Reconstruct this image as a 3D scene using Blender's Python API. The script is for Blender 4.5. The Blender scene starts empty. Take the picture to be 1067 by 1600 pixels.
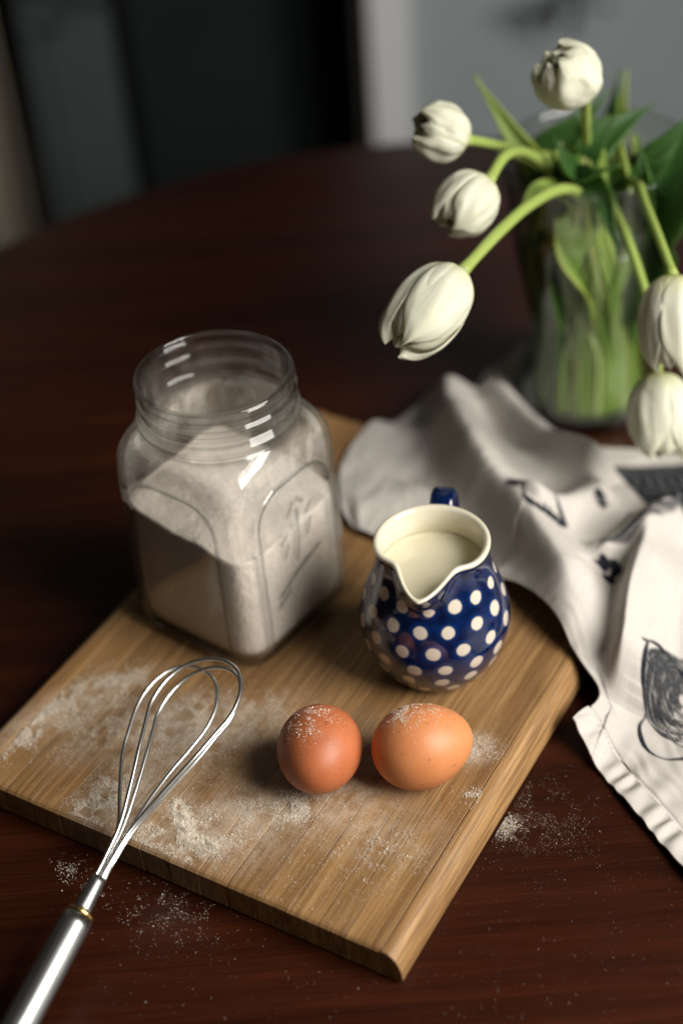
import bpy, math, random
import numpy as np
from mathutils import Vector, Matrix, noise

random.seed(7); rng = np.random.default_rng(7)
S = bpy.context.scene
COL = S.collection
R = math.radians
PI = math.pi

# ------------------------------------------------------------------ camera
cam = bpy.data.cameras.new('camera'); camo = bpy.data.objects.new('camera', cam); COL.objects.link(camo)
rt = Vector((0.99641, -0.05225, -0.06661)); up = Vector((0.08466, 0.61499, 0.78398)); fw = Vector((0.0, 0.78680, -0.61720))
M = Matrix(((rt.x, up.x, -fw.x), (rt.y, up.y, -fw.y), (rt.z, up.z, -fw.z))).to_4x4()
M.translation = (0, 0, 0.6347); camo.matrix_world = M
cam.sensor_fit = 'VERTICAL'; cam.sensor_height = 36; cam.lens = 54
cam.clip_start = 0.02; cam.clip_end = 60
cam.dof.use_dof = True; cam.dof.focus_distance = 0.795; cam.dof.aperture_fstop = 2.5; cam.dof.aperture_blades = 0
S.camera = camo
# ------------------------------------------------------------------ light and exposure
W = bpy.data.worlds.new('World'); S.world = W; W.use_nodes = True
W.node_tree.nodes['Background'].inputs[0].default_value = (0.95, 0.80, 0.66, 1)
W.node_tree.nodes['Background'].inputs[1].default_value = 0.022
def area(name, loc, target, sx, sy, power, colour):
    l = bpy.data.lights.new(name, 'AREA'); l.shape = 'RECTANGLE'; l.size = sx; l.size_y = sy; l.energy = power; l.color = colour
    o = bpy.data.objects.new(name, l); COL.objects.link(o); o.location = loc
    o.rotation_euler = (Vector(target) - Vector(loc)).to_track_quat('-Z', 'Y').to_euler(); return o
area('window_light', (0.92, 0.10, 0.80), (0.0, 0.65, 0.05), 0.76, 0.94, 36.5, (1.0, 0.955, 0.89))
S.view_settings.view_transform = 'Standard'; S.view_settings.look = 'None'; S.view_settings.exposure = 0; S.view_settings.gamma = 1
S.cycles.use_denoising = True
S.cycles.caustics_refractive = True; S.cycles.caustics_reflective = False; S.cycles.blur_glossy = 0.6
S.cycles.max_bounces = 16; S.cycles.transmission_bounces = 14; S.cycles.transparent_max_bounces = 12
S.cycles.sample_clamp_indirect = 6

# ------------------------------------------------------------------ helpers
def mesh(name, v, f, mat=None, parent=None, smooth=True, uv=None):
    me = bpy.data.meshes.new(name)
    v = np.asarray(v, dtype=np.float32).reshape(-1, 3)
    if isinstance(f, np.ndarray):
        k = f.shape[1]; n = len(f)
        me.vertices.add(len(v)); me.vertices.foreach_set('co', v.ravel())
        me.loops.add(n * k); me.loops.foreach_set('vertex_index', f.astype(np.int32).ravel())
        me.polygons.add(n); me.polygons.foreach_set('loop_start', np.arange(n, dtype=np.int32) * k)
        me.update(calc_edges=True)
    else:
        me.from_pydata(v.tolist(), [], f); me.update()
    me.polygons.foreach_set('use_smooth', np.full(len(me.polygons), smooth))
    me.validate()
    if mat: me.materials.append(mat)
    o = bpy.data.objects.new(name, me); COL.objects.link(o)
    if parent: o.parent = parent
    return o
def fattr(o, name, vals):
    a = o.data.attributes.new(name, 'FLOAT', 'POINT'); a.data.foreach_set('value', np.asarray(vals, dtype=np.float32))
def empty(name, loc=(0, 0, 0), rotz=0):
    o = bpy.data.objects.new(name, None); COL.objects.link(o); o.location = loc; o.rotation_euler = (0, 0, rotz); o.empty_display_size = .02
    return o
def tag(o, label=None, cat=None, group=None, kind=None):
    if label: o['label'] = label
    if cat: o['category'] = cat
    if group: o['group'] = group
    if kind: o['kind'] = kind
    return o
def grid_faces(nu, nv, wrap_u=False):
    """vertices indexed i*nu + j, i over v rows"""
    j = np.arange(nu if wrap_u else nu - 1); i = np.arange(nv - 1)
    J, I = np.meshgrid(j, i); J2 = (J + 1) % nu
    return np.stack([I * nu + J, I * nu + J2, (I + 1) * nu + J2, (I + 1) * nu + J], -1).reshape(-1, 4)
def catmull(P, n):
    P = np.asarray(P, float); k = len(P)
    Q = np.vstack([2 * P[0] - P[1], P, 2 * P[-1] - P[-2]])
    d = np.r_[0, np.cumsum(np.linalg.norm(np.diff(P, axis=0), axis=1))]
    tt = np.linspace(0, d[-1], n); out = []
    for t in tt:
        i = min(max(np.searchsorted(d, t, 'right') - 1, 0), k - 2); u = (t - d[i]) / max(d[i + 1] - d[i], 1e-9)
        a, b, c, e = Q[i], Q[i + 1], Q[i + 2], Q[i + 3]
        out.append(.5 * (2 * b + (c - a) * u + (2 * a - 5 * b + 4 * c - e) * u * u + (3 * b - a - 3 * c + e) * u ** 3))
    return np.array(out)
def tube_geo(path, rad, sides=12, caps=True):
    path = np.asarray(path, float); n = len(path); rad = np.broadcast_to(rad, (n,)).astype(float)
    T = np.gradient(path, axis=0); T /= np.linalg.norm(T, axis=1)[:, None] + 1e-12
    ref = np.array([0, 0, 1.]) if abs(T[0][2]) < .9 else np.array([1., 0, 0])
    N = np.zeros_like(path); nn = ref - T[0] * (ref @ T[0]); nn /= np.linalg.norm(nn)
    for i in range(n):
        nn = nn - T[i] * (nn @ T[i]); nn /= np.linalg.norm(nn); N[i] = nn
    B = np.cross(T, N); a = np.linspace(0, 2 * PI, sides, endpoint=False)
    v = path[:, None] + rad[:, None, None] * (np.cos(a)[None, :, None] * N[:, None] + np.sin(a)[None, :, None] * B[:, None])
    f = grid_faces(sides, n, True).tolist()
    if caps: f += [list(range(sides))[::-1], list(range((n - 1) * sides, n * sides))]
    return v.reshape(-1, 3), f
def tube(name, path, rad, mat, parent=None, sides=12):
    v, f = tube_geo(path, rad, sides); return mesh(name, v, f, mat, parent)
def lathe(name, prof, mat, parent=None, seg=96):
    prof = np.asarray(prof, float); a = np.linspace(0, 2 * PI, seg, endpoint=False)
    v = np.stack([prof[:, 0, None] * np.cos(a), prof[:, 0, None] * np.sin(a), np.repeat(prof[:, 1, None], seg, 1)], -1)
    f = grid_faces(seg, len(prof), True).tolist()
    f += [list(range(seg))[::-1], list(range((len(prof) - 1) * seg, len(prof) * seg))]
    return mesh(name, v.reshape(-1, 3), f, mat, parent)
def smooth01(x): x = np.clip(x, 0, 1); return x * x * (3 - 2 * x)
def polydist(X, Y, poly):
    """distance to polyline, signed side, parameter"""
    best = np.full(X.shape, 1e9); side = np.zeros(X.shape); par = np.zeros(X.shape); L = 0
    poly = np.asarray(poly, float)[:, :2]
    for a, b in zip(poly[:-1], poly[1:]):
        d = b - a; l = np.hypot(*d); t = np.clip(((X - a[0]) * d[0] + (Y - a[1]) * d[1]) / l ** 2, 0, 1)
        qx, qy = X - (a[0] + t * d[0]), Y - (a[1] + t * d[1]); dist = np.hypot(qx, qy)
        m = dist < best; best = np.where(m, dist, best); side = np.where(m, d[0] * qy - d[1] * qx, side); par = np.where(m, L + t * l, par); L += l
    return best, np.sign(side), par / L
def fbm(x, y, z=0., o=3): return noise.fractal((x, y, z), 1.0, 2.0, o)

# ------------------------------------------------------------------ materials
def mat(name):
    m = bpy.data.materials.new(name); m.use_nodes = True; nt = m.node_tree
    return m, nt, nt.nodes['Principled BSDF']
class NT:
    def __init__(s, nt): s.nt = nt
    def n(s, t, **k):
        nd = s.nt.nodes.new(t)
        for a, b in k.items():
            if a == 'ins':
                for i, v in b.items():
                    if isinstance(v, bpy.types.NodeSocket): s.nt.links.new(v, nd.inputs[i])
                    else: nd.inputs[i].default_value = v
            else: setattr(nd, a, b)
        return nd
    def link(s, a, b): s.nt.links.new(a, b)
    def coord(s, scale=(1, 1, 1), rot=(0, 0, 0), loc=(0, 0, 0), kind='Object'):
        c = s.n('ShaderNodeTexCoord'); m = s.n('ShaderNodeMapping', ins={0: c.outputs[kind], 'Location': loc, 'Rotation': rot, 'Scale': scale}); return m.outputs[0]
    def noise(s, vec, scale, detail=4, rough=.55, dist=0): return s.n('ShaderNodeTexNoise', ins={'Vector': vec, 'Scale': scale, 'Detail': detail, 'Roughness': rough, 'Distortion': dist}).outputs[0]
    def ramp(s, fac, stops):
        r = s.n('ShaderNodeValToRGB', ins={0: fac}); e = r.color_ramp.elements
        while len(e) < len(stops): e.new(.5)
        for q, (p, c) in zip(e, stops): q.position = p; q.color = (*c, 1) if len(c) == 3 else c
        return r.outputs[0]
    def mth(s, op, a, b=0., clamp=False): return s.n('ShaderNodeMath', operation=op, use_clamp=clamp, ins={0: a, 1: b}).outputs[0]
    def mix(s, fac, a, b, blend='MIX'):
        m = s.n('ShaderNodeMix', data_type='RGBA', blend_type=blend, ins={0: fac, 6: a, 7: b}); return m.outputs[2]
    def bump(s, h, strength, dist=.001): return s.n('ShaderNodeBump', ins={'Height': h, 'Strength': strength, 'Distance': dist}).outputs[0]
    def attr(s, name): return s.n('ShaderNodeAttribute', attribute_name=name).outputs['Fac']
def C(*c): return (*c, 1.0)
def setp(b, **k):
    for a, v in k.items(): b.inputs[a.replace('_', ' ')].default_value = v

def m_simple(name, col, rough=.5, metallic=0, **k):
    m, nt, b = mat(name); setp(b, Base_Color=C(*col), Roughness=rough, Metallic=metallic, **k); return m

def m_board():
    m, nt, b = mat('board_wood'); n = NT(nt)
    rnd = n.n('ShaderNodeObjectInfo').outputs['Random']
    off = n.n('ShaderNodeCombineXYZ', ins={0: n.mth('MULTIPLY', rnd, 7.), 1: n.mth('MULTIPLY', rnd, 31.), 2: n.mth('MULTIPLY', rnd, 3.)}).outputs[0]
    base = n.n('ShaderNodeTexCoord').outputs['Object']
    sh = n.n('ShaderNodeVectorMath', operation='ADD', ins={0: base, 1: off}).outputs[0]
    def mp(sc): return n.n('ShaderNodeMapping', ins={0: sh, 'Scale': sc}).outputs[0]
    g1 = n.noise(mp((420, 9, 60)), 1, 5, .65, .4); g2 = n.noise(mp((1500, 22, 200)), 1, 3, .6); g3 = n.noise(mp((40, 6, 20)), 1, 4, .6, .6)
    col = n.ramp(g1, [(.28, (.235, .134, .056)), (.5, (.34, .208, .091)), (.72, (.425, .275, .132))])
    col = n.mix(n.mth('MULTIPLY', n.ramp(g2, [(.40, (1, 1, 1)), (.55, (0, 0, 0))]), .55), col, C(.10, .046, .017))
    col = n.mix(.8, col, n.ramp(g3, [(.25, (.62, .56, .5)), (.7, (1.12, 1.08, 1.02))]), 'MULTIPLY')
    col = n.mix(.9, col, n.ramp(rnd, [(0, (.80, .76, .72)), (.3, (1.04, 1.0, .96)), (.6, (.90, .87, .83)), (1, (1.12, 1.08, 1.02))]), 'MULTIPLY')
    # dark streaks in the bamboo
    st = n.noise(mp((95, 3.2, 30)), 1, 2, .5); col = n.mix(n.mth('MULTIPLY', n.ramp(st, [(.60, (0, 0, 0)), (.70, (1, 1, 1))]), .38), col, C(.10, .043, .015))
    # knife scratches across the grain, paler
    s1 = n.noise(n.coord((9, 900, 1), (0, 0, .35)), 1, 2, .5); s2 = n.noise(n.coord((800, 7, 1), (0, 0, .7)), 1, 2, .5)
    sc = n.mth('MAXIMUM', n.ramp(s1, [(.685, (0, 0, 0)), (.71, (1, 1, 1))]), n.ramp(s2, [(.70, (0, 0, 0)), (.725, (1, 1, 1))]))
    col = n.mix(n.mth('MULTIPLY', sc, .16), col, C(.50, .36, .2))
    # thin film of flour that sticks to the wood
    tot = None
    for (cx, cy, rx, ry, rz, amt) in FILM:
        mpp = n.n('ShaderNodeMapping', vector_type='TEXTURE', ins={0: base, 'Location': (cx, cy, .02), 'Rotation': (0, 0, rz), 'Scale': (rx, ry, .05)}).outputs[0]
        g = n.n('ShaderNodeTexGradient', gradient_type='SPHERICAL', ins={0: mpp}).outputs[1]
        g = n.mth('MULTIPLY', n.mth('POWER', g, 1.2), amt); tot = g if tot is None else n.mth('ADD', tot, g)
    fn = n.noise(n.coord((1, 1, 1)), 90, 6, .7); fn2 = n.noise(n.coord((1, 1, 1)), 900, 3, .7)
    film = n.mth('MULTIPLY', tot, n.ramp(fn, [(.36, (.12, .12, .12)), (.62, (1, 1, 1))]), True)
    film = n.mth('MULTIPLY', film, n.ramp(fn2, [(.3, (.35, .35, .35)), (.6, (1, 1, 1))]), True)
    col = n.mix(film, col, C(.62, .53, .42))
    nt.links.new(col, b.inputs['Base Color'])
    nt.links.new(n.mth('ADD', n.mth('MULTIPLY', film, .3), n.mth('ADD', .42, n.mth('MULTIPLY', g1, .16))), b.inputs['Roughness'])
    setp(b, Specular_IOR_Level=.35)
    h = n.mth('ADD', n.mth('MULTIPLY', g2, .5), n.mth('ADD', g1, n.mth('MULTIPLY', sc, -.8)))
    nt.links.new(n.bump(h, .35, .0006), b.inputs['Normal']); return m

def m_table():
    m, nt, b = mat('mahogany'); n = NT(nt)
    rz = .60
    g1 = n.noise(n.coord((2.6, 64, 20), (0, 0, rz)), 1, 5, .62, .8); g2 = n.noise(n.coord((18, 900, 90), (0, 0, rz)), 1, 3, .6); g3 = n.noise(n.coord((1.6, 14, 6), (0, 0, rz)), 1, 4, .6, 1.2)
    col = n.ramp(g1, [(.25, (.019, .0042, .0016)), (.52, (.036, .0082, .0028)), (.78, (.056, .0136, .0046))])
    col = n.mix(n.mth('MULTIPLY', n.ramp(g2, [(.40, (1, 1, 1)), (.52, (0, 0, 0))]), .4), col, C(.008, .0022, .0012))
    col = n.mix(.85, col, n.ramp(g3, [(.3, (.55, .5, .5)), (.7, (1.2, 1.15, 1.1))]), 'MULTIPLY')
    nt.links.new(col, b.inputs['Base Color'])
    sm = n.noise(n.coord((1, 1, 1)), 14, 5, .65)
    nt.links.new(n.mth('ADD', .26, n.mth('MULTIPLY', sm, .2)), b.inputs['Roughness'])
    setp(b, Specular_IOR_Level=.26)
    nt.links.new(n.bump(n.mth('ADD', g2, g1), .12, .0004), b.inputs['Normal']); return m

def m_towel():
    m, nt, b = mat('linen'); n = NT(nt)
    uv = n.n('ShaderNodeUVMap').outputs[0]
    def mp(sc, r=0): return n.n('ShaderNodeMapping', ins={0: uv, 'Scale': sc, 'Rotation': (0, 0, r)}).outputs[0]
    w1 = n.n('ShaderNodeTexWave', wave_type='BANDS', bands_direction='X', ins={'Vector': mp((1, 1, 1)), 'Scale': 380., 'Distortion': 1.0, 'Detail': 1., 'Detail Scale': 40.}).outputs[1]
    w2 = n.n('ShaderNodeTexWave', wave_type='BANDS', bands_direction='Y', ins={'Vector': mp((1, 1, 1)), 'Scale': 380., 'Distortion': 1.0, 'Detail': 1., 'Detail Scale': 40.}).outputs[1]
    wv = n.mth('MULTIPLY', n.mth('ADD', w1, w2), .5)
    sl = n.noise(mp((900, 30, 1)), 1, 2, .5)
    col = n.mix(.6, C(.54, .512, .478), n.ramp(wv, [(.2, (.84, .83, .82)), (.7, (1.06, 1.05, 1.04))]), 'MULTIPLY')
    col = n.mix(.35, col, n.ramp(sl, [(.3, (.84, .83, .82)), (.7, (1.08, 1.08, 1.08))]), 'MULTIPLY')
    ink = n.attr('ink')
    ink = n.mth('MULTIPLY', n.mth('MINIMUM', ink, 1.), n.ramp(n.noise(mp((1, 1, 1)), 800, 2, .6), [(.3, (.93, .93, .93)), (.6, (1, 1, 1))]), True)
    col = n.mix(ink, col, C(.007, .011, .018))
    nt.links.new(col, b.inputs['Base Color']); setp(b, Roughness=.95, Specular_IOR_Level=.04)
    nt.links.new(n.bump(wv, .45, .0005), b.inputs['Normal']); return m

def glass_nodes(m, tint, ior, clear, edge=.5, mould_dark=False):
    """thin clear wall: light passes straight through for the share `clear`, the rest refracts; darker greener tint painted towards the rim of each surface for thick edges, mirror-like there"""
    m.use_nodes = True; nt = m.node_tree; n = NT(nt); b = nt.nodes['Principled BSDF']
    setp(b, Base_Color=C(*tint), Roughness=0., Transmission_Weight=1.0, IOR=ior)
    f = n.n('ShaderNodeLayerWeight', ins={0: .5}).outputs['Facing']; f4 = n.mth('POWER', f, 3.5)
    tc = n.mix(f4, C(*tint), C(tint[0] * edge, tint[1] * (edge + .06), tint[2] * (edge + .05)))
    if mould_dark: tc = n.mix(n.attr('mould_dark'), tc, C(.16, .21, .21))  # dark tint painted on the moulded lines, for dark refraction in thick glass
    tr = n.n('ShaderNodeBsdfTransparent', ins={0: tc}); gl = n.n('ShaderNodeBsdfGlossy', ins={0: C(1, 1, 1), 1: .02})
    a_ = n.n('ShaderNodeMixShader', ins={0: n.mth('ADD', .035, n.mth('MULTIPLY', f4, .45)), 1: tr.outputs[0], 2: gl.outputs[0]})
    mx = n.n('ShaderNodeMixShader', ins={0: clear, 1: b.outputs[0], 2: a_.outputs[0]})
    return nt, n, mx
def m_glass(name, tint=(.96, .985, .975), ior=1.5, clear=.5, edge=.5, mould_dark=False):
    m = bpy.data.materials.new(name); nt, n, mx = glass_nodes(m, tint, ior, clear, edge, mould_dark); nt.links.new(mx.outputs[0], nt.nodes['Material Output'].inputs[0]); return m

def m_jug():
    m, nt, b = mat('glazed_stoneware'); n = NT(nt)
    d = n.attr('dot'); cr = n.attr('cream')
    nz = n.noise(n.coord((1, 1, 1)), 160, 4, .6)
    blue = n.ramp(nz, [(.3, (.0009, .0046, .024)), (.6, (.0019, .0115, .062)), (.8, (.005, .021, .11))])
    halo = n.ramp(d, [(0.40, (.004, .02, .10)), (.52, (.008, .035, .20)), (.75, (1, 1, 1))])
    hm = n.ramp(d, [(.45, (1, 1, 1)), (.70, (0, 0, 0))])
    col = n.mix(n.mth('MULTIPLY', hm, .55), blue, C(.003, .028, .135))
    dm = n.ramp(n.mth('ADD', d, n.mth('MULTIPLY', n.mth('SUBTRACT', nz, .5), .16)), [(.34, (1, 1, 1)), (.45, (0, 0, 0))])
    col = n.mix(dm, col, C(.60, .53, .44))
    col = n.mix(cr, col, C(.66, .62, .49))
    nt.links.new(col, b.inputs['Base Color']); setp(b, Roughness=.12, Coat_Weight=.6, Coat_Roughness=.04, Specular_IOR_Level=.5)
    nt.links.new(n.bump(n.mth('ADD', nz, n.mth('MULTIPLY', dm, .4)), .10, .001), b.inputs['Normal']); return m

def m_egg(name, c1, c2):
    m, nt, b = mat(name); n = NT(nt)
    a = n.noise(n.coord((1, 1, 1)), 45, 5, .6); f = n.noise(n.coord((1, 1, 1)), 700, 3, .7); sp = n.noise(n.coord((1, 1, 1)), 320, 1, .5)
    col = n.ramp(a, [(.3, c1), (.7, c2)]); col = n.mix(.5, col, n.ramp(f, [(.3, (.86, .84, .82)), (.7, (1.06, 1.06, 1.06))]), 'MULTIPLY')
    col = n.mix(n.mth('MULTIPLY', n.ramp(sp, [(.70, (0, 0, 0)), (.74, (1, 1, 1))]), .45), col, C(c1[0] * .45, c1[1] * .4, c1[2] * .4))
    nt.links.new(col, b.inputs['Base Color']); setp(b, Roughness=.47, Subsurface_Weight=.12, Subsurface_Radius=(.006, .003, .0015), Specular_IOR_Level=.42)
    nt.links.new(n.bump(f, .14, .0004), b.inputs['Normal']); return m

def m_petal():
    m, nt, b = mat('tulip_petal'); n = NT(nt)
    v = n.attr('along'); u = n.attr('across')
    rib = n.noise(n.n('ShaderNodeCombineXYZ', ins={0: n.mth('MULTIPLY', u, 9.), 1: n.mth('MULTIPLY', v, .8), 2: 0.}).outputs[0], 3., 4, .6)
    col = n.ramp(v, [(0, (.62, .64, .24)), (.13, (.80, .81, .58)), (.32, (.86, .865, .79)), (1, (.85, .85, .75))])
    col = n.mix(.55, col, n.ramp(rib, [(.3, (.86, .86, .74)), (.65, (1.04, 1.04, 1.02))]), 'MULTIPLY')
    mid = n.ramp(n.mth('ABSOLUTE', u), [(0, (1, 1, 1)), (.22, (0, 0, 0))])
    col = n.mix(n.mth('MULTIPLY', mid, .22), col, C(.66, .70, .40))
    nt.links.new(col, b.inputs['Base Color']); setp(b, Roughness=.45, Specular_IOR_Level=.35)
    nt.links.new(n.bump(rib, .35, .001), b.inputs['Normal'])
    tr = n.n('ShaderNodeBsdfTranslucent', ins={0: C(.84, .84, .68)}); mx = n.n('ShaderNodeMixShader', ins={0: .46, 1: b.outputs[0], 2: tr.outputs[0]})
    nt.links.new(mx.outputs[0], nt.nodes['Material Output'].inputs[0]); return m

def m_leaf(name, c1, c2, tc, trw=.25, rough=.38):
    m, nt, b = mat(name); n = NT(nt)
    v = n.attr('along'); u = n.attr('across')
    ln = n.noise(n.n('ShaderNodeCombineXYZ', ins={0: n.mth('MULTIPLY', u, 14.), 1: n.mth('MULTIPLY', v, .9), 2: 0.}).outputs[0], 2.5, 3, .5)
    col = n.mix(n.ramp(ln, [(.35, (0, 0, 0)), (.65, (1, 1, 1))]), C(*c1), C(*c2))
    col = n.mix(n.ramp(n.mth('ABSOLUTE', u), [(.82, (0, 0, 0)), (1., (.6, .6, .6))]), col, C(c2[0] * 2.4, c2[1] * 1.9, c2[2] * 1.6))
    nt.links.new(col, b.inputs['Base Color']); setp(b, Roughness=rough, Specular_IOR_Level=.35)
    nt.links.new(n.bump(ln, .25, .0008), b.inputs['Normal'])
    tr = n.n('ShaderNodeBsdfTranslucent', ins={0: C(*tc)}); mx = n.n('ShaderNodeMixShader', ins={0: trw, 1: b.outputs[0], 2: tr.outputs[0]})
    nt.links.new(mx.outputs[0], nt.nodes['Material Output'].inputs[0]); return m

def m_steel():
    m, nt, b = mat('brushed_steel'); n = NT(nt)
    g = n.noise(n.coord((900, 900, 14)), 1, 3, .6)
    nt.links.new(n.ramp(g, [(.3, (.26, .27, .27)), (.7, (.42, .43, .42))]), b.inputs['Base Color'])
    nt.links.new(n.mth('ADD', .2, n.mth('MULTIPLY', g, .22)), b.inputs['Roughness']); setp(b, Metallic=1.0, Anisotropic=.5); return m

def m_wall(name, c1, c2, scale=3.):
    m, nt, b = mat(name); n = NT(nt)
    a = n.noise(n.coord((1, 1, 1)), scale, 5, .6); f = n.noise(n.coord((1, 1, 1)), 120, 3, .6)
    nt.links.new(n.ramp(a, [(.3, c1), (.7, c2)]), b.inputs['Base Color']); setp(b, Roughness=.8); nt.links.new(n.bump(f, .2, .002), b.inputs['Normal']); return m

def m_flour(name, c):
    m, nt, b = mat(name); n = NT(nt)
    a = n.noise(n.coord((1, 1, 1)), 240, 5, .7); l = n.noise(n.coord((1, 1, 1)), 60, 4, .6)
    nt.links.new(n.mix(.5, C(*c), n.ramp(a, [(.3, (.8, .78, .76)), (.7, (1.06, 1.06, 1.06))]), 'MULTIPLY'), b.inputs['Base Color']); setp(b, Roughness=.95, Specular_IOR_Level=.1)
    nt.links.new(n.bump(n.mth('ADD', a, n.mth('MULTIPLY', l, 2.)), .6, .0015), b.inputs['Normal']); return m

# ------------------------------------------------------------------ setting: floor, walls behind the table
def box_geo(x0, x1, y0, y1, z0, z1):
    v = [(x, y, z) for z in (z0, z1) for y in (y0, y1) for x in (x0, x1)]
    return v, [[0, 2, 3, 1], [4, 5, 7, 6], [0, 1, 5, 4], [1, 3, 7, 5], [3, 2, 6, 7], [2, 0, 4, 6]]
def box(name, x0, x1, y0, y1, z0, z1, m, parent=None, bev=0.):
    v, f = box_geo(x0, x1, y0, y1, z0, z1); o = mesh(name, v, f, m, parent, False)
    if bev: md = o.modifiers.new('bevel', 'BEVEL'); md.width = bev; md.segments = 2
    return o
FL = -0.745
WALLY = 2.3
grey_wall = m_wall('grey_plaster', (.35, .40, .415), (.40, .45, .465))
white_paint = m_wall('white_gloss_paint', (.74, .76, .78), (.80, .82, .84), 6)
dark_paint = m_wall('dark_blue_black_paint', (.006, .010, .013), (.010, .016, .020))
blue_grey = m_wall('blue_grey_paint', (.055, .074, .076), (.078, .10, .102))
cream = m_wall('cream_cloth', (.26, .235, .175), (.30, .27, .21), 8)
floor_m = m_wall('dark_floor', (.03, .024, .02), (.05, .04, .032))
tag(box('floor', -3, 3.2, -1.5, 5, FL - .1, FL, floor_m), kind='structure')
w = box('wall', .165, 3.0, WALLY, WALLY + .12, FL + .002, 1.9, grey_wall); tag(w, kind='structure')
fr = empty('door_frame', (.13, WALLY, FL)); tag(fr, 'pale painted door frame upright between the dark doorway and the grey wall', 'door frame')
box('jamb', -.029, .0345, -.03, .125, .003, 2.1, white_paint, fr, .004); box('stop', -.045, -.0295, .03, .06, .003, 2.1, white_paint, fr, .002)
cb = empty('cupboard', (-.10, WALLY + .3, FL)); tag(cb, 'very dark tall cupboard filling the dark opening behind the table', 'cupboard')
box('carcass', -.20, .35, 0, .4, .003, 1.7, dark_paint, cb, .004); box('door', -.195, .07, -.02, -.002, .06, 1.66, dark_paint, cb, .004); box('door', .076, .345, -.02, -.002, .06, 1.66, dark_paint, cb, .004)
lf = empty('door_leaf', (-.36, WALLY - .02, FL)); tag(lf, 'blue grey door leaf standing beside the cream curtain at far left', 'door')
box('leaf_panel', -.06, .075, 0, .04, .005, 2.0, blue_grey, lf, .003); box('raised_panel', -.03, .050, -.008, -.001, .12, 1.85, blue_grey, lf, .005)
cv = []; nf = 70
xs = np.linspace(-1.1, -.447, nf); yy = WALLY - .06 + .018 * np.sin(xs * 75) + .008 * np.sin(xs * 31)
for z in np.linspace(FL + .01, 1.8, 12): cv.append(np.stack([xs, yy + .004 * np.sin(z * 9 + xs * 20), np.full(nf, z)], -1))
cu = mesh('curtain', np.concatenate(cv), grid_faces(nf, 12), cream); tag(cu, 'cream curtain hanging in folds at the far left edge', 'curtain')
md = cu.modifiers.new('solid', 'SOLIDIFY'); md.thickness = .003
bl = m_simple('dark_leaf_shape', (.008, .008, .007), .8)
def sprig(x, y, z, n, spread, label):  # leafy stand-in shape for an unidentified dark blur
    e = empty('dark_blur_cluster', (x, y, z)); tag(e, label, 'sprig', 'dark blurred clusters at the top of the picture')
    tube('twig', [(0, .05, .55), (.005, .03, .3), (0, 0, .02)], .004, bl, e, 6)
    for i in range(n):
        a = random.uniform(0, 2 * PI); r = spread * math.sqrt(random.random()); p = np.array([r * math.cos(a), random.uniform(-.03, .03), .02 + random.uniform(-.02, .10)])
        L = random.uniform(.025, .04); d = np.array([math.cos(a), random.uniform(-.5, .5), random.uniform(-1, .3)]); d /= np.linalg.norm(d)
        s = np.cross(d, [0.3, 1, .2]); s /= np.linalg.norm(s); nn = np.cross(d, s)
        mesh('dark_leaf_shape', [p, p + d * L * .4 + s * L * .22, p + d * L + nn * .006, p + d * L * .4 - s * L * .22], [[0, 1, 2, 3]], bl, e)
sprig(.385, WALLY - .1, -.212, 26, .055, 'dark out of focus cluster against the grey wall above the topmost tulip')
sprig(-.315, WALLY - .1, -.150, 20, .05, 'dark out of focus cluster in front of the blue grey door at top left')

# ------------------------------------------------------------------ table
tbl = empty('dining_table', (.074, .594, FL)); tag(tbl, 'dark polished mahogany table with a rounded end under the cutting board', 'table')
ta = np.linspace(0, 2 * PI, 160, endpoint=False); ex, ey = .62, .79
prof = [(.93, -.030), (.985, -.028), (.997, -.022), (1.0, -.014), (.997, -.006), (.990, -.0015), (.98, 0)]
tv = [(0, 0, -FL)]; rings = []
for k, (s, z) in enumerate(prof + [(.7, 0), (.35, 0)]):
    rings.append(len(tv)); tv += [(ex * s * math.cos(t), ey * s * math.sin(t), z - FL) for t in ta]
tf = []
for a_, b_ in zip(rings[:-1], rings[1:]): tf += [[a_ + i, a_ + (i + 1) % 160, b_ + (i + 1) % 160, b_ + i] for i in range(160)]
tf += [[rings[-1] + i, rings[-1] + (i + 1) % 160, 0] for i in range(160)]; tf.append([rings[0] + i for i in range(160)][::-1])
mahog = m_table(); mesh('tabletop', tv, tf, mahog, tbl)
lathe('pedestal', [(.0, .004), (.30, .004), (.31, .03), (.10, .09), (.06, .2), (.075, .4), (.055, .6), (.2, .712)], mahog, tbl, 40)

# ------------------------------------------------------------------ cutting board: strips with open seams
BO = (.0017, .4467); BA = -R(32.384)
d2 = np.array([math.cos(BA), math.sin(BA)]); d1 = np.array([-math.sin(BA), math.cos(BA)])
def to_board(x, y): q = np.array([x - BO[0], y - BO[1]]); return float(q @ d2), float(q @ d1)
def from_board(u, v): q = np.array(BO) + d2 * u + d1 * v; return float(q[0]), float(q[1])
BT = .020; BL = .378
def fb(x, y, rx, ry, ang, amt): u, v = to_board(x, y); return (u, v, rx, ry, ang - BA, amt)
FILM = [fb(-.165, .625, .075, .022, .42, .95), fb(-.12, .605, .07, .03, .3, .75), fb(-.125, .555, .055, .03, .75, .9), fb(-.085, .525, .06, .03, -.3, .9),
        fb(-.075, .595, .07, .03, .3, .85), fb(-.045, .545, .07, .035, .1, .75), fb(.0, .52, .06, .03, -.4, .55), fb(.058, .568, .022, .016, .2, 1.0), fb(-.02, .58, .05, .03, 0, .5), fb(.0, .545, .04, .02, 0, .6)]
wood = m_board()
board = empty('cutting_board', (BO[0], BO[1], 0), BA); tag(board, 'worn wooden cutting board of glued strips dusted with flour', 'cutting board')
us = [0, -.0195, -.0345, -.0512, -.0685, -.087, -.1045, -.1225, -.140, -.158, -.1755, -.193, -.2105, -.229, -.2470]
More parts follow.
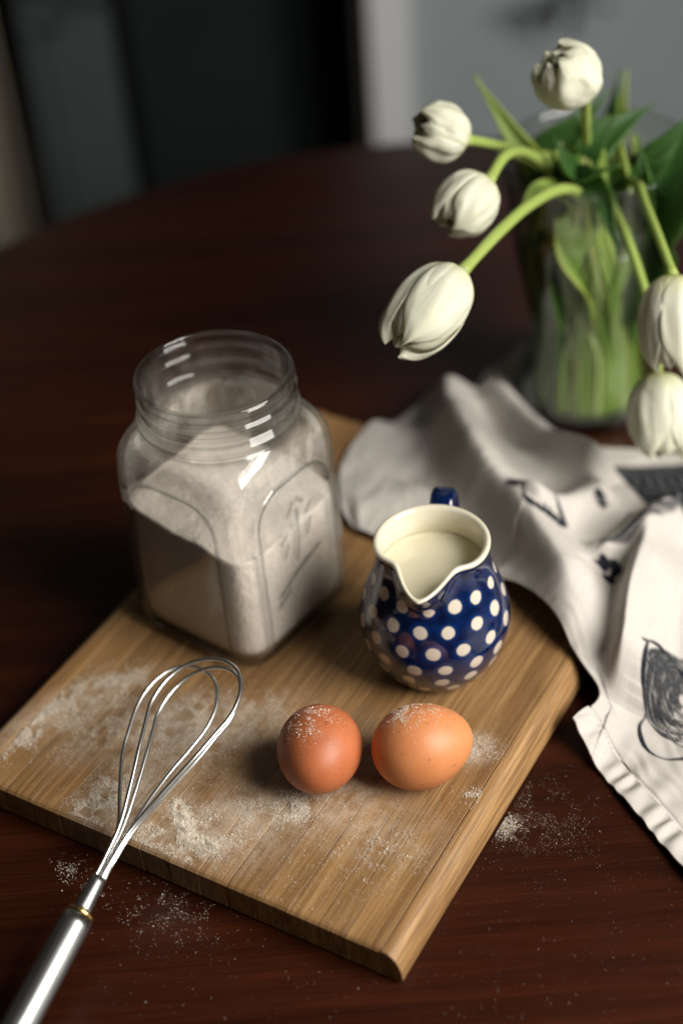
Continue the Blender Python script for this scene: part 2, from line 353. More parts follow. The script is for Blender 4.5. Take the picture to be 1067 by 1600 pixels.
g = .00010
for i, (a_, b_) in enumerate(zip(us[:-1], us[1:])):
    x1, x0 = a_ - g, b_ + g; zt = BT + random.uniform(-.00008, .00008); c = .0003; e = random.uniform(-.00008, .00008)
    sec = [(x0, .0015), (x0, zt - c), (x0 + c, zt), (x1 - c, zt), (x1, zt - c), (x1, .0015)]
    ys = [(-.001 + e, .002, .0), (-.0025 + e, 0.0, .0035), (-.0025 + e, 0, .0), (.0, 0, 0), (BL, 0, 0)]
    v = []; f = []
    rows = [(-.0022 + e, -.0016), (-.0008 + e, -.0004), (.0008 + e, 0), (BL - .002, 0), (BL, -.0015)]
    for (y, dz) in rows: v += [(x, y, z + (dz if z > .01 else 0)) for x, z in sec]
    for r in range(len(rows) - 1): f += [[r * 6 + k, r * 6 + (k + 1) % 6, (r + 1) * 6 + (k + 1) % 6, (r + 1) * 6 + k] for k in range(6)]
    f += [list(range(6))[::-1], list(range(24, 30))]
    o = mesh('plank', v, f, wood, board, False)
def edge_strip(x_in, sgn, wd):
    prof = [(0, .0015), (0, BT - .0004), (.0005, BT)] + [(wd - .0092 + .0092 * math.sin(t), BT - .0168 + .0168 * math.cos(t)) for t in np.linspace(.12, PI / 2, 9)] + [(wd - .0012, .0015)]
    prof = [(p[0] if p[0] > 0 else 0, p[1]) for p in prof]
    sec = [(x_in + sgn * p[0], p[1]) for p in prof]; k = len(sec); v = []; f = []
    for (y, s) in [(-.0022, .985), (-.0008, .996), (.0008, 1), (BL - .002, 1), (BL, .98)]: v += [(x, y, z * s) for x, z in sec]
    for r in range(4): f += [[r * k + i, r * k + (i + 1) % k, (r + 1) * k + (i + 1) % k, (r + 1) * k + i][::(1 if sgn < 0 else -1)] for i in range(k)]
    f += [list(range(k)), list(range(4 * k, 5 * k))]
    o = mesh('edge_strip', v, f, wood, board, True)
    md = o.modifiers.new('split', 'EDGE_SPLIT'); md.split_angle = R(40)
edge_strip(g + .0002, 1, .0112); edge_strip(us[-1] - g, -1, .0195)

# ------------------------------------------------------------------ flour jar
JX, JY, JZ = -.0625, .7030, BT
jar = empty('flour_jar', (JX, JY, JZ), -R(39.75)); tag(jar, 'square open glass jar with moulded arches half full of flour', 'jar')
glass = m_glass('clear_glass', (.985, .993, .99), clear=.80, edge=.34, mould_dark=True)
LV = [(0, .0415, 5), (.001, .0452, 5.5), (.003, .0476, 6), (.007, .0486, 6.6), (.014, .0489, 7.0), (.055, .0484, 7.4), (.095, .0474, 7.4), (.112, .0471, 7.2), (.122, .0468, 6.4), (.1275, .0461, 5.0), (.1315, .0455, 3.7), (.1345, .0446, 2.7), (.1365, .0440, 2.2)] + [(z + .0045, r + .0004, 2) for z, r in [(.134, .0432), (.136, .0448), (.139, .0452), (.1415, .0436), (.144, .0424), (.147, .0424), (.149, .0438), (.151, .0439), (.153, .0424), (.156, .0424), (.158, .0435), (.1605, .0435), (.162, .0428), (.1632, .0412)]]
LV = np.array(LV)
def jar_r(th, z, lv):
    w_ = np.interp(z, lv[:, 0], lv[:, 1]); n_ = np.interp(z, lv[:, 0], lv[:, 2])
    return w_ * (np.abs(np.cos(th)) ** n_ + np.abs(np.sin(th)) ** n_) ** (-1 / n_)
NTH = 320
th = np.linspace(0, 2 * PI, NTH, endpoint=False)
zo = np.unique(np.r_[np.linspace(0, .014, 12), np.linspace(.014, .132, 114), LV[LV[:, 0] > .130, 0], np.linspace(.132, .1677, 42)])
LI = np.array([(.0055, .039, 4.5), (.0065, .0436, 5.5), (.009, .0454, 6), (.014, .0463, 6.6), (.055, .0458, 7), (.095, .0448, 7), (.112, .0445, 6.6), (.122, .0440, 5.7), (.1275, .0431, 4.4), (.1315, .0422, 3.2), (.1345, .0412, 2.4), (.1365, .0406, 2.1), (.1385, .0402, 2), (.1645, .0402, 2), (.167, .0406, 2)])
def emboss(th, z):
    """height of the moulded arch and sprig on the flat faces"""
    k = np.round(th / (PI / 2)); a = th - k * PI / 2; s = .0500 * np.tan(np.clip(a, -.75, .75))
    hw = .0325; top = .114; r = .020
    inx = np.abs(s) - (hw - r); iz = z - (top - r)
    d_arch = np.where((inx > 0) & (iz > 0), np.hypot(np.maximum(inx, 0), np.maximum(iz, 0)) - r, np.maximum(np.abs(s) - hw, z - top))
    d_bot = .010 - z
    d = np.maximum(d_arch, d_bot)
    hgt = .0020 * np.exp(-(d / .0012) ** 2) - .0006 * smooth01((-d) / .002)
    sp = np.full(th.shape, 1e9)
    for pl in [[(-.002, .058), (.001, .072), (.002, .090)], [(-.012, .066), (-.009, .072)], [(-.014, .076), (-.008, .080)], [(.009, .070), (.013, .078)], [(.010, .084), (.014, .088)], [(-.006, .091), (-.001, .097)], [(.003, .098), (.008, .093)], [(-.020, .042), (-.004, .050), (.018, .056)], [(-.022, .036), (-.012, .041)]]:
        d_, _, _ = polydist(s, z, pl); sp = np.minimum(sp, d_)
    hgt = hgt + .0010 * np.exp(-(sp / .0015) ** 2) * (k % 4 == 0)
    return hgt, np.maximum(.95 * np.exp(-(d / .0010) ** 2), .7 * np.exp(-(sp / .0013) ** 2) * (k % 4 == 0))
TH, ZZ = np.meshgrid(th, zo)
rr = jar_r(TH, ZZ, LV); eh, em = emboss(TH, ZZ); ez = smooth01((.126 - ZZ) / .007) * smooth01((ZZ - .006) / .004); rr = rr + eh * ez
pitch = .006  # the screw thread climbs round the neck
rr = rr + np.where((ZZ > .1475) & (ZZ < .163), .0006 * np.sin(TH), 0)
zi = np.r_[np.linspace(.167, .132, 32), np.linspace(.130, .009, 52), .0075, .0065, .0058, .0055]
TI, ZI = np.meshgrid(th, zi); ri = jar_r(TI, ZI, LI)
A = np.concatenate([rr, ri]); TT = np.concatenate([TH, TI]); Z_ = np.concatenate([ZZ, ZI])
v = np.stack([A * np.cos(TT), A * np.sin(TT), Z_], -1).reshape(-1, 3); nr = len(A)
f = grid_faces(NTH, nr, True).tolist(); f += [list(range(NTH))[::-1], list(range((nr - 1) * NTH, nr * NTH))]
body = mesh('glass_body', v, f, glass, jar)
em = em * ez + sum(.55 * np.exp(-((ZZ - q_) / .0007) ** 2) for q_ in (.1370, .1465, .1563, .1610, .1668))  # dark outlines of the neck rings painted into the tint too
fattr(body, 'mould_dark', np.r_[em.ravel(), np.zeros(ri.size)])
dusty = bpy.data.materials.new('dusty_glass'); dnt, dn, dbs = glass_nodes(dusty, (.985, .993, .99), 1.5, .80, .34)
dz = dn.n('ShaderNodeSeparateXYZ', ins={0: dn.n('ShaderNodeTexCoord').outputs['Object']}).outputs[2]
dm_ = dn.ramp(dz, [(.070, (0, 0, 0)), (.100, (.20, .20, .20)), (.124, (.56, .56, .56)), (.134, (.10, .10, .10)), (.165, (.0, .0, .0))])
dfn = dn.ramp(dn.noise(dn.coord((1, 1, .6)), 55, 5, .65), [(.34, (.15, .15, .15)), (.62, (1, 1, 1))])
dsh = dn.n('ShaderNodeBsdfDiffuse', ins={0: C(.80, .74, .66)}); dmx = dn.n('ShaderNodeMixShader', ins={0: dn.mth('MULTIPLY', dm_, dfn), 1: dbs.outputs[0], 2: dsh.outputs[0]})
dnt.links.new(dmx.outputs[0], dnt.nodes['Material Output'].inputs[0])
body.data.materials.append(dusty)
mi_ = np.zeros(len(body.data.polygons), np.int32); mi_[len(zo) * NTH:(nr - 1) * NTH] = 1; body.data.polygons.foreach_set('material_index', mi_)
# flour filling
fl_m = m_flour('flour', (.88, .775, .69))
def flour_top(x, y):
    """local jar coordinates"""
    return .0845 + .15 * (-x) + .01 * y + .0022 * fbm(x * 28, y * 28, 3.1) + .0010 * fbm(x * 120, y * 120, 1.7)
FN = 128; ft = np.linspace(0, 2 * PI, FN, endpoint=False); fv = []
def ring_top(sc):
    out = []
    for t in ft:
        r0 = float(jar_r(np.array(t), np.array(.06), LI)) - .0005; x, y = r0 * sc * math.cos(t), r0 * sc * math.sin(t); out.append((x, y, flour_top(x, y)))
    return out
tops = ring_top(1.0); zb = .0070
for t in np.linspace(0, 1, 30):
    for j, a_ in enumerate(ft):
        z = zb + t * (tops[j][2] - zb); r0 = float(jar_r(np.array(a_), np.array(z), LI)) - .0005; fv.append((r0 * math.cos(a_), r0 * math.sin(a_), z))
for sc in (.985, .95, .9, .84, .77, .7, .62, .54, .46, .38, .3, .22, .14, .07): fv += ring_top(sc)
nr2 = 30 + 14; ff = grid_faces(FN, nr2, True).tolist(); ff += [list(range(FN))[::-1], list(range((nr2 - 1) * FN, nr2 * FN))]
flo = mesh('flour_filling', fv, ff, fl_m); flo.location = (JX, JY, JZ); flo.rotation_euler = (0, 0, -R(39.75))
tag(flo, 'sloping heap of off white flour inside the square glass jar', 'flour')

# ------------------------------------------------------------------ milk jug
KX, KY = .0470, .6380
jug = empty('milk_jug', (KX, KY, BT)); tag(jug, 'round dark blue stoneware jug with white polka dots and cream rim', 'jug')
outer = [(.0205, 0.0), (.0240, .0004), (.0268, .0025), (.0310, .0065), (.0352, .0135), (.0388, .0215), (.0412, .030), (.0420, .038), (.0411, .047), (.0388, .056), (.0355, .065), (.0329, .072), (.0313, .078), (.0307, .083), (.0310, .087), (.0316, .0895), (.0314, .0912), (.0303, .0918), (.0285, .0912), (.0274, .0890), (.0270, .084), (.0276, .078), (.0296, .071), (.0335, .063), (.0370, .053), (.0385, .040), (.036, .025), (.028, .012), (.012, .008)]
op = catmull([(a_, b_ * .985, 0) for a_, b_ in outer], 230)[:, :2]
KN = 320; ka = np.linspace(0, 2 * PI, KN, endpoint=False); SP = R(-104.5)
da = (ka - SP + PI) % (2 * PI) - PI
KA, PR = np.meshgrid(ka, op[:, 0]); DA, PZ = np.meshgrid(da, op[:, 1])
infl = smooth01((PZ - .060) / .031)
sharp = np.exp(-(np.abs(DA) / .31) ** 1.55)
ears = np.exp(-((np.abs(DA) - .62) / .28) ** 2)
rad = PR + infl ** 1.4 * (.0172 * sharp - .0030 * ears)
zj = PZ + infl ** 2 * (-.0022 * sharp + .0008 * ears)
v = np.stack([rad * np.cos(KA), rad * np.sin(KA), zj], -1).reshape(-1, 3)
f = grid_faces(KN, len(op), True).tolist(); f += [list(range(KN))[::-1], list(range((len(op) - 1) * KN, len(op) * KN))]
ceramic = m_jug(); jb = mesh('body', v, f, ceramic, jug)
rim_i = int(np.argmax(op[:, 1])); idx = np.arange(len(op))
cream_row = ((op[:, 1] > .0885) | (idx > rim_i)).astype(float)
cream_row = np.where(idx <= rim_i, smooth01((op[:, 1] - .0878) / .0012), 1.0)
dot = np.full(rad.shape, 9.)
VX = v.reshape(len(op), KN, 3)
rows = [(.0700, -100, 24.2, 4.1), (.0570, -106.8, 24.6, 4.5), (.0440, -97, 24.3, 4.7), (.0320, -87.5, 24., 4.6), (.0208, -91.5, 25., 4.4), (.0108, -79, 28., 3.8)]
for (z, ph, st_, rd) in rows:
    pr = float(np.interp(z, [q[1] for q in outer[:15]], [q[0] for q in outer[:15]]))
    for k in range(int(round(360 / st_))):
        a_ = R(ph + k * 360 / round(360 / st_) + random.uniform(-1.2, 1.2)); zz_ = z + random.uniform(-.0006, .0006)
        if z == .0700 and abs(((a_ - SP + PI) % (2 * PI)) - PI) < .42: zz_ -= .0015
        dd = np.linalg.norm(VX[:rim_i] - np.array([pr * math.cos(a_), pr * math.sin(a_), zz_]), axis=-1) / (rd / 4.5 * .0102 * random.uniform(.90, 1.08))
        dot[:rim_i] = np.minimum(dot[:rim_i], dd)
fattr(jb, 'dot', np.clip(dot, 0, 1).ravel()); fattr(jb, 'cream', np.repeat(cream_row, KN))
# strap handle
ha = SP + PI
hp = catmull([(.0309, .0800, 0), (.0350, .0875, 0), (.042, .0895, 0), (.050, .084, 0), (.0545, .070, 0), (.0535, .054, 0), (.048, .041, 0), (.0405, .034, 0)], 40)
hv = []; sec = [(math.cos(t), math.sin(t)) for t in np.linspace(0, 2 * PI, 16, endpoint=False)]
tg = np.gradient(hp[:, :2], axis=0); tg /= np.linalg.norm(tg, axis=1)[:, None]
for p, t in zip(hp, tg):
    for cs, sn in sec:
        ww, tt_ = .0068 * np.sign(cs) * abs(cs) ** .6, .0026 * np.sign(sn) * abs(sn) ** .8
        r = p[0] - t[1] * tt_; z = p[1] + t[0] * tt_
        hv.append((r * math.cos(ha) - ww * math.sin(ha), r * math.sin(ha) + ww * math.cos(ha), z))
hf = grid_faces(16, 40, True).tolist() + [list(range(16))[::-1], list(range(39 * 16, 40 * 16))]
hb = mesh('handle', hv, hf, ceramic, jug); fattr(hb, 'dot', np.ones(len(hv))); fattr(hb, 'cream', np.zeros(len(hv)))
# milk
mk_m, mnt, mb = mat('milk'); setp(mb, Base_Color=C(.66, .62, .46), Roughness=.12, Subsurface_Weight=.3, Subsurface_Radius=(.01, .008, .005))
mz = .0725; mi = int(np.argmin(np.abs(op[:, 1] - mz) + (idx < rim_i) * 9)); mr = rad[mi] + .0003
mv = [(0, 0, mz)]; NR = [.3, .6, .85, .95, 1.0]
for s in NR: mv += [(s * mr[j] * math.cos(ka[j]), s * mr[j] * math.sin(ka[j]), mz + (.0008 if s == 1.0 else 0)) for j in range(0, KN, 4)]
q = KN // 4; mf = [[0, 1 + j, 1 + (j + 1) % q] for j in range(q)]
for r in range(4): mf += [[1 + r * q + j, 1 + (r + 1) * q + j, 1 + (r + 1) * q + (j + 1) % q, 1 + r * q + (j + 1) % q] for j in range(q)]
nb = len(mv); mv += [(.9 * mr[j] * math.cos(ka[j]), .9 * mr[j] * math.sin(ka[j]), mz - .004) for j in range(0, KN, 4)]
mf += [[1 + 4 * q + j, nb + j, nb + (j + 1) % q, 1 + 4 * q + (j + 1) % q] for j in range(q)]; mf.append([nb + j for j in range(q)][::-1])
mo = mesh('milk', mv, mf, mk_m); mo.location = (KX, KY, BT); tag(mo, 'pale creamy milk filling the polka dot jug', 'milk')

# ------------------------------------------------------------------ eggs
def egg(loc, rot, L, D, m, label):
    n_, k_ = 48, 64; v = []
    for i in range(n_ + 1):
        t = PI * i / n_; x = -math.cos(t); r = math.sin(t) * (1 - .10 * x - .03 * x * x)
        for j in range(k_): a_ = 2 * PI * j / k_; v.append((x * L / 2, r * D / 2 * math.cos(a_), r * D / 2 * math.sin(a_)))
    o = mesh('egg', v, grid_faces(k_, n_ + 1, True).tolist(), m); o.location = loc; o.rotation_euler = rot; tag(o, label, 'egg', 'brown eggs on the cutting board'); return o
ED = .0445
e1 = egg((-.0222, .5560, BT + ED / 2 - .0003), (0, R(-14), R(-101)), .0535, ED, m_egg('egg_shell_red', (.40, .115, .042), (.47, .145, .055)), 'darker reddish brown egg dusted with flour, seen end on below the jar')
e2 = egg((.0318, .5532, BT + ED / 2 - .0003), (0, R(0), R(14)), .0540, ED, m_egg('egg_shell_tan', (.55, .205, .075), (.62, .245, .095)), 'lighter orange tan egg lying on its side below the blue jug')

# ------------------------------------------------------------------ whisk
steel = m_steel(); wire_m = m_simple('polished_wire', (.84, .86, .85), .30, 1.0); gold = m_simple('brass_ring', (.75, .50, .18), .25, 1.0)
wb = np.array([-.1442, .4759, .0262]); bc = np.array([-.0948, .5739, .0487]); ax = bc - wb; ax /= np.linalg.norm(ax)
side = np.cross(ax, [0, 0, 1]); side /= np.linalg.norm(side); upv = np.cross(side, ax)
Mw = Matrix(((side[0], upv[0], ax[0]), (side[1], upv[1], ax[1]), (side[2], upv[2], ax[2]))).to_4x4(); Mw.translation = wb
wh = bpy.data.objects.new('whisk', None); COL.objects.link(wh); wh.matrix_world = Mw; wh.empty_display_size = .02
tag(wh, 'steel balloon whisk leaning across the front edge of the board', 'whisk')
lathe('handle', [(.0055, -.150), (.0076, -.148), (.0083, -.140), (.0084, -.08), (.0082, -.03), (.0080, -.006), (.0076, -.0012), (.0069, -.0008)], steel, wh, 48)
lathe('ring', [(.0062, -.0012), (.0074, -.0010), (.0077, .0003), (.0073, .0014), (.0058, .0018)], gold, wh, 40)
lathe('ferrule', [(.0046, .001), (.0046, .004), (.0042, .018), (.0038, .0205), (.0034, .021)], steel, wh, 36)
LT = .157
def loop(phi, tip, rmax, cs=0., cu=0., gap=0.):
    """one wire bent into a loop; (cs, cu) is how far the loop sits off the axis at its widest"""
    c, s = math.cos(phi), math.sin(phi); half = [(.0021, .018), (.0023, .032), (.0044, .050), (.0112, .070), (.0196, .092), (.0245, .107), (.0282, tip - .0325), (.0266, tip - .0185), (.0195, tip - .0070), (.0095, tip - .0014), (0, tip)]
    pts = [(r * (rmax / .0282 if z > .045 else 1), z) for r, z in half]
    P = [(-r, z, z) for r, z in pts] + [(r, z, z) for r, z in pts[-2::-1]]
    q = []
    for a_, z, _ in P:
        k = min(1., max(0., (z - .036) / .060)); k = k * k * (3 - 2 * k)
        q.append((a_ * c + cs * k - gap * s, a_ * s + cu * k + gap * c, z))
    tube('wire', catmull(q, 120), .00112, wire_m, wh, 10)
loop(R(-6), .1555, .0208, -.0126, -.0095); loop(R(12), .1525, .0258, .0052, .0095, .0006); loop(R(17), .1508, .0244, .0060, .0070, -.0016)

# ------------------------------------------------------------------ tea towel
near = catmull([(*p, 0) for p in [(.0065, .7603), (.0249, .745), (.0544, .7149), (.0920, .6920), (.1120, .6590), (.1268, .6262), (.1352, .6060), (.1165, .5863)]], 200)[:, :2]
left = catmull([(*p, 0) for p in [(.0065, .7603), (.0001, .7853), (.0035, .8345), (.0315, .8880), (.0857, .944)]], 160)[:, :2]
far = catmull([(*p, 0) for p in [(.0857, .944), (.1097, .922), (.1410, .886), (.179, .856), (.2237, .843), (.2857, .8165), (.3092, .6935), (.2734, .5915), (.2272, .4854), (.1919, .4073)]], 200)[:, :2]
hem = catmull([(*p, 0) for p in [(.1165, .5863), (.1327, .547), (.1563, .4897), (.1748, .4445), (.1919, .4073)]], 160)[:, :2]
NS, NV = 420, 260
def rs(c, n): d = np.r_[0, np.cumsum(np.hypot(*np.diff(c, axis=0).T))]; t = np.linspace(0, d[-1], n); return np.stack([np.interp(t, d, c[:, 0]), np.interp(t, d, c[:, 1])], -1)
c0, c1, e0, e1_ = rs(near, NS), rs(far, NS), rs(left, NV), rs(hem, NV)
s = np.linspace(0, 1, NS)[:, None, None]; t = np.linspace(0, 1, NV)[None, :, None]
XY = (1 - t) * c0[:, None] + t * c1[:, None] + (1 - s) * e0[None] + s * e1_[None] - ((1 - s) * (1 - t) * c0[0] + s * (1 - t) * c0[-1] + (1 - s) * t * c1[0] + s * t * c1[-1])
X, Y = XY[..., 0], XY[..., 1]
qx, qy = X - BO[0], Y - BO[1]; U = qx * d2[0] + qy * d2[1]; V = qx * d1[0] + qy * d1[1]
onb = smooth01((.050 - U) / .045) * smooth01((BL + .035 - V) / .04)
Z = .0022 + (BT + .0008) * onb
RID = [([(.0863, .9356), (.0843, .9196), (.0809, .8675), (.0869, .807), (.1023, .7504), (.1211, .6921), (.1345, .6288)], .036, .015, .024),
       ([(.1120, .9052), (.1312, .860), (.157, .8112), (.1763, .7802)], .030, .012, .017),
       ([(.0862, .7063), (.1085, .6680), (.1253, .6339)], .006, .008, .010),
       ([(.1990, .7390), (.1779, .6967), (.1623, .6580), (.1491, .6167), (.1422, .6022)], .033, .0075, .032),
       ([(.1483, .6944), (.1736, .7153), (.2024, .7399), (.23, .755)], .020, .010, .013),
       ([(.2543, .7323), (.2251, .6752), (.2107, .6218), (.2043, .5524)], .026, .014, .03),
       ([(.005, .7704), (.0277, .774), (.0545, .7976)], .007, .02, .02),
       ([(.1152, .7295), (.1477, .7573), (.175, .7736)], .015, .010, .016)]
for ri_, (pl, amp, wr, wl) in enumerate(RID):
    pc = catmull([(*p, 0) for p in pl], 40)[:, :2]; d_, sd, par = polydist(X, Y, pc)
    # polyline direction: left of travel (sd>0)
    wd = np.where(sd > 0, wl, wr); taper = (smooth01(par / .42) if ri_ == 3 else smooth01(par / .18 + .35)) * smooth01((1 - par) / .18 + .15)
    Z = Z + amp * taper * np.exp(-(d_ / wd) ** 2)
nz = np.array([[noise.fractal((x * 22, y * 22, .3), 1., 2., 2) for x, y in row] for row in XY[::4, ::4]])
iu = np.linspace(0, nz.shape[0] - 1, NS); iv = np.linspace(0, nz.shape[1] - 1, NV)
nz = np.stack([np.interp(iu, np.arange(nz.shape[0]), nz[:, k]) for k in range(nz.shape[1])], 1); nz = np.stack([np.interp(iv, np.arange(nz.shape[1]), nz[k]) for k in range(NS)], 0)
Z = Z + .0035 * (nz + .3) * (1 - .6 * smooth01((s[..., 0] - .9) / .1)) + .0003 * np.sin(X * 260 + 9 * nz) * np.sin(Y * 190 + 11 * nz + 1)
# hem: folded band with puckers and a stitched line
dh, _, ph = polydist(X, Y, hem[::4])
band = smooth01((.0150 - dh) / .0012); puck = np.sin(ph * 95 + 1.2 * np.sin(ph * 31) + dh * 60) * np.sin(PI * np.clip(dh / .0150, 0, 1)) ** .7
Z = Z + band * (.0013 + .0014 * puck) - .0011 * np.exp(-((dh - .0155) / .0008) ** 2) + .0006 * np.exp(-((dh - .022) / .006) ** 2) * np.sin(ph * 70)
stitch = np.exp(-((dh - .0138) / .00045) ** 2) * (np.sin(ph * 480) > 0)
Z = Z + .0010 * smooth01(1 - dh / .05) * np.sin(ph * 23 + 1)
# printed ink drawing
ink = np.zeros(X.shape)
def stroke(pl, w_, k=1., n_=40, hatch=0):
    global ink
    pc = catmull([(*p, 0) for p in pl], n_)[:, :2]; d_, _, par = polydist(X, Y, pc)
    wv = w_ * (.75 + .35 * np.sin(par * 17 + w_ * 9e3)); ink = np.maximum(ink, k * smooth01((wv - d_) / .0007 + .5))
def bird(p): return [(x_ - .0045, .588 + (y_ - .588) * .84 - .0105) for x_, y_ in p]
stroke(bird([(.1671, .6446), (.1775, .6466), (.1882, .6329), (.1998, .6157)]), .0018)
stroke(bird([(.1699, .6459), (.1638, .6253), (.164, .6107), (.1586, .6002), (.159, .5853), (.1654, .5744), (.1767, .5703), (.1933, .5741)]), .0013)
for k in range(44):  # swirl of plumage lines
    r0 = .0030 + .00062 * k; a0 = 1.45 + .5 * math.sin(k * 1.7); a1 = a0 + 2.3 + .9 * math.sin(k * 2.3)
    stroke(bird([(.1850 + r0 * math.cos(a_) * .74, .6150 + r0 * math.sin(a_) * 1.08) for a_ in np.linspace(a0, a1, 9)]), .00042 + .00045 * abs(math.sin(k * 1.3)), .95, 30)
for k in range(4, 16): stroke(bird([(.166 + .0022 * k, .646 - .0008 * k), (.170 + .0026 * k, .637 - .0022 * k), (.176 + .0022 * k, .629 - .0026 * k)]), .0006 + .0004 * math.sin(k) ** 2, .95, 20)
for k in range(9): stroke(bird([(.170 + .0018 * k, .594 + .0016 * k), (.175 + .0018 * k, .586 + .0018 * k), (.180 + .0018 * k, .578 + .0018 * k)]), .0005, .9, 16)
stroke([(.1041, .7487), (.111, .7413), (.1112, .7286), (.1218, .7204), (.1344, .7255), (.1305, .7451)], .0022); stroke([(.1041, .7487), (.108, .7445)], .0040); stroke([(.1200, .7220), (.1290, .7225)], .0045)
stroke([(.1626, .7604), (.1644, .7548)], .0042)
stroke([(.1804, .7494), (.1671, .7224), (.1521, .7047), (.1667, .7101), (.1959, .7375), (.1817, .746)], .0018); stroke([(.1478, .6915), (.1593, .6918), (.1536, .6819)], .0040)
for k in range(10): stroke([(.150 + .0022 * k, .700 - .0015 * k + .002 * k), (.172 + .0025 * k, .716 + .0012 * k), (.196 + .002 * k, .7365 + .001 * k)], .0007, .85, 24)
dkp = [(.1841, .8281), (.2324, .8285), (.2651, .8164), (.2500, .7150), (.2220, .735), (.1970, .742), (.1870, .775)]
inside = np.zeros(X.shape, bool)
for i in range(len(dkp)):
    (xa, ya), (xb, yb) = dkp[i], dkp[i - 1]; inside ^= ((ya > Y) != (yb > Y)) & (X < (xb - xa) * (Y - ya) / (yb - ya + 1e-12) + xa)
ddk, _, _ = polydist(X, Y, dkp + [dkp[0]]); sdk = np.where(inside, ddk, -ddk)
streak = np.sin((X * .9 + Y * .35) * 900 + 2 * np.sin(Y * 190)) > .86
ink = np.maximum(ink, smooth01(sdk / .004 + .5) * np.where(streak, .72, 1.0))
verts = np.stack([X, Y, Z], -1).reshape(-1, 3)
# the other end of the towel, tucked round the back of the vase
na, nb_ = 110, 36; pa, pb_ = np.meshgrid(np.linspace(0, 1, nb_), np.linspace(0, 1, na)); wa = R(226) - pb_ * R(150)
wr_ = .0525 + pa * (.030 + .007 * np.sin(pb_ * 7 + .6)); X2 = .184 + wr_ * np.cos(wa); Y2 = .920 + wr_ * np.sin(wa)
Z2 = .0030 + .014 * np.sin(PI * np.clip(pa * 1.05, 0, 1)) ** 1.3 * (.7 + .4 * np.sin(pb_ * 9)) + .002 * np.sin(pb_ * 31 + pa * 5)
verts = np.vstack([verts, np.stack([X2, Y2, Z2], -1).reshape(-1, 3)])
tw = mesh('tea_towel', verts, np.vstack([grid_faces(NV, NS), grid_faces(nb_, na)[:, ::-1] + NS * NV]), m_towel()); tag(tw, 'crumpled off white linen tea towel printed with dark ink drawings', 'tea towel')
fattr(tw, 'ink', np.r_[np.clip(np.maximum(ink, .55 * stitch), 0, 1).ravel(), np.zeros(X2.size)])
uvl = tw.data.uv_layers.new(name='weave'); li = np.zeros(len(tw.data.loops), np.int32); tw.data.loops.foreach_get('vertex_index', li)
UVs = np.stack([np.r_[U.ravel(), X2.ravel()], np.r_[V.ravel(), Y2.ravel()]], -1)[li]; uvl.data.foreach_set('uv', UVs.astype(np.float32).ravel())
md = tw.modifiers.new('thickness', 'SOLIDIFY'); md.thickness = .0011; md.offset = 1

# ------------------------------------------------------------------ vase of tulips
VX0, VY0 = .1840, .9200
vase = empty('glass_vase', (VX0, VY0, 0)); tag(vase, 'flared clear glass vase of water holding the white tulips', 'vase')
vkey = [(.047, 0), (.0500, .003), (.0503, .010), (.0475, .025), (.0430, .045), (.0418, .060), (.0436, .080), (.0498, .110), (.0545, .135), (.0565, .150), (.0566, .158), (.0580, .166), (.0615, .180), (.0650, .194)]
vo = catmull([(a_, b_, 0) for a_, b_ in vkey], 70)[:, :2]
vi = catmull([(a_ - .0026, b_, 0) for a_, b_ in vkey[:2:-1]] + [(.0472, .011, 0), (.044, .0085, 0), (.006, .0075, 0)], 70)[:, :2]
vprof = np.vstack([vo, [[.0640, .1952]], vi])
lathe('glass_wall', vprof, m_glass('vase_glass', (.97, .99, .98), 1.5, .90, .42), vase, 96)
wm = m_glass('water', (.95, .985, .95), 1.33, .90, .85)
wl = .140; wi = vi[::-1]; wi = wi[wi[:, 1] < wl]
wp = np.vstack([wi + [.0004, -.0003], [[np.interp(wl, vi[::-1][:, 1], vi[::-1][:, 0]) + .0004, wl]], [[.02, wl]], [[.004, wl]]])
wo = lathe('vase_water', wp, wm, None, 96); wo.location = (VX0, VY0, 0); tag(wo, 'clear water filling the lower half of the glass vase', 'water')

